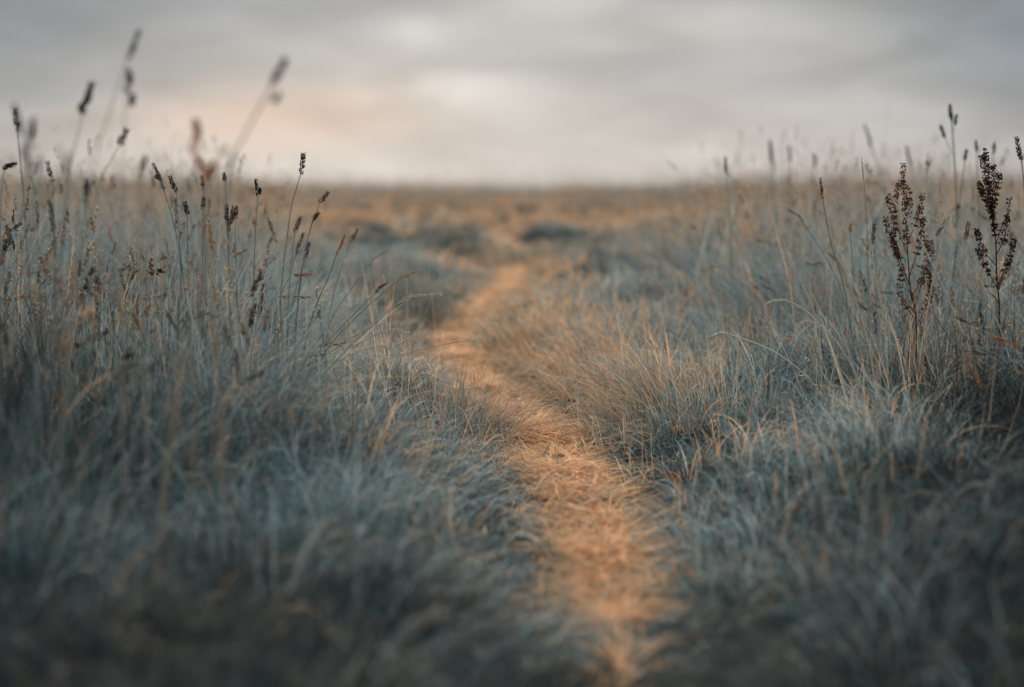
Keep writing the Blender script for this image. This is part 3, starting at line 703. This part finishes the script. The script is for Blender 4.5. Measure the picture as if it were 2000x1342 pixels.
# -- tufts that stand out
def tussock(label, px, d, n, rad, H, pal, lean, wd=(.0013, .0028), ptip=None):
    x0 = at(px, 800, d).x; root = Vector((x0, d, float(terrain(x0, d)) - .005))
    e_ = root
    rx, ry = rad if isinstance(rad, tuple) else (rad, rad)
    ox, oy = rng.normal(0, rx, n), rng.normal(0, ry, n)
    vx = ox / rx * .30 + lean[0] + rng.normal(0, .28, n); vy = oy / ry * .30 + lean[1] + rng.normal(0, .28, n)
    mag = np.hypot(vx, vy)
    zz = terrain(x0 + ox, d + oy) - root.z - .01
    V, Q, T, C = blades(np.stack([ox, oy, zz], 1), H * U(.5, 1.3, n), np.arctan2(vy, vx), np.clip(.1 + .45 * mag, 0, 1.2),
                        np.clip(.3 + .7 * mag + rng.normal(0, .2, n), 0, 1.7), U(*wd, n), 7, pick(np.array(pal), n))
    me = np_mesh('grass_tussock', V, [Q, T], M_STRAW, C)
    o = link(bpy.data.objects.new('grass_tussock', me)); o.location = root
    tag(o, label, 'grass tussock')
GOLD = [[.62, .44, .28], [.70, .52, .35], [.48, .36, .25], [.30, .27, .22], [.22, .24, .23], [.16, .2, .21]]
MIXD = [[.12, .17, .19], [.09, .13, .15], [.40, .30, .2], [.2, .24, .25]]
DKB = [[.12, .15, .155], [.16, .18, .17], [.18, .21, .20], [.30, .25, .19]]
tussock('golden straw tussock arching over the right edge of the path at its sharpest bend', 1265, 4.12, 620, (.10, .07), .27, GOLD, (-.85, -.25), (.0016, .0032))
tussock('smaller golden tuft beyond the sharp one on the right verge', 1130, 4.85, 460, (.09, .08), .22, GOLD, (-.75, -.2), (.0018, .0034))
tussock('blurred golden tuft leaning over the path where it swings left', 1010, 6.3, 420, (.12, .10), .24, GOLD, (-.7, -.2), (.0024, .005))
tussock('blue grey tussock with straw tips on the left verge opposite the golden one', 925, 4.05, 500, .06, .17, MIXD, (.35, -.1))
tussock('dark blue tussock hunched left of the path before it bends away', 780, 7.6, 800, .17, .30, DKB, (.2, 0), (.003, .006))
tussock('low dark hummock right of the path in the middle distance', 1085, 13.6, 900, .40, .22, DKB, (0, 0), (.006, .012))
tussock('low dark hummock left of the path in the middle distance', 890, 14.2, 620, .12, .24, DKB, (0, 0), (.006, .012))

# ------------------------------------------------------------------ far bushes on the skyline
def bush(label, px0, px1, top_y, d, lumps):
    x0, x1 = at(px0, 372, d).x, at(px1, 372, d).x; H = at(1000, top_y, d).z
    root = Vector(((x0 + x1) / 2, d, 0)); Wd = (x1 - x0) / 2
    P = []
    for i in range(lumps):
        cx = random.uniform(-.85, .85) * Wd; hh = H * (1 - .45 * abs(cx / Wd) ** 1.5) * random.uniform(.75, 1)
        c = np.array([cx, random.uniform(-.3, .3) * Wd * .4, hh * .55])
        v = rng.normal(size=(90, 3)); v /= np.linalg.norm(v, axis=1, keepdims=True)
        P.append(c + v * np.array([Wd * .28, Wd * .25, hh * .45]) * U(.6, 1.05, (90, 1)))
    P = np.concatenate(P); n = len(P); s = max(.05, H * .12)
    V, _, T, C = diamonds(P, rng.normal(size=(n, 3)), U(.8, 1.6, n) * s, U(.6, 1.1, n) * s, pick(DKB_, n, .3))
    e_ = tag(empty('bush', root), label, 'bush', None)
    me = np_mesh('foliage', V, [T], M_GRASS, C); link(bpy.data.objects.new('foliage', me), e_)
    V, Q, c_ = tube([Vector((0, 0, -.05)), Vector((.02, 0, H * .3)), Vector((0, .02, H * .6))], H * .05, H * .02)
    me = np_mesh('trunk', V, [Q, c_], M_T['brown']); link(bpy.data.objects.new('trunk', me), e_)
DKB_ = np.array([[.035, .05, .06], [.05, .07, .08]])
bush('long dark far hedge on the skyline at the left edge', -60, 130, 362, 150, 22)
bush('dark far bush joining the hedge just left of the peaked one', 120, 225, 364, 150, 14)
bush('peaked dark far bush at the right end of the left skyline hedge', 210, 275, 352, 150, 12)
bush('low rounded dark bush on the skyline under the thick leaning stalk', 440, 500, 372, 62, 10)
bush('low rounded dark bush on the skyline, right one of the pair left of centre', 505, 575, 373, 62, 10)
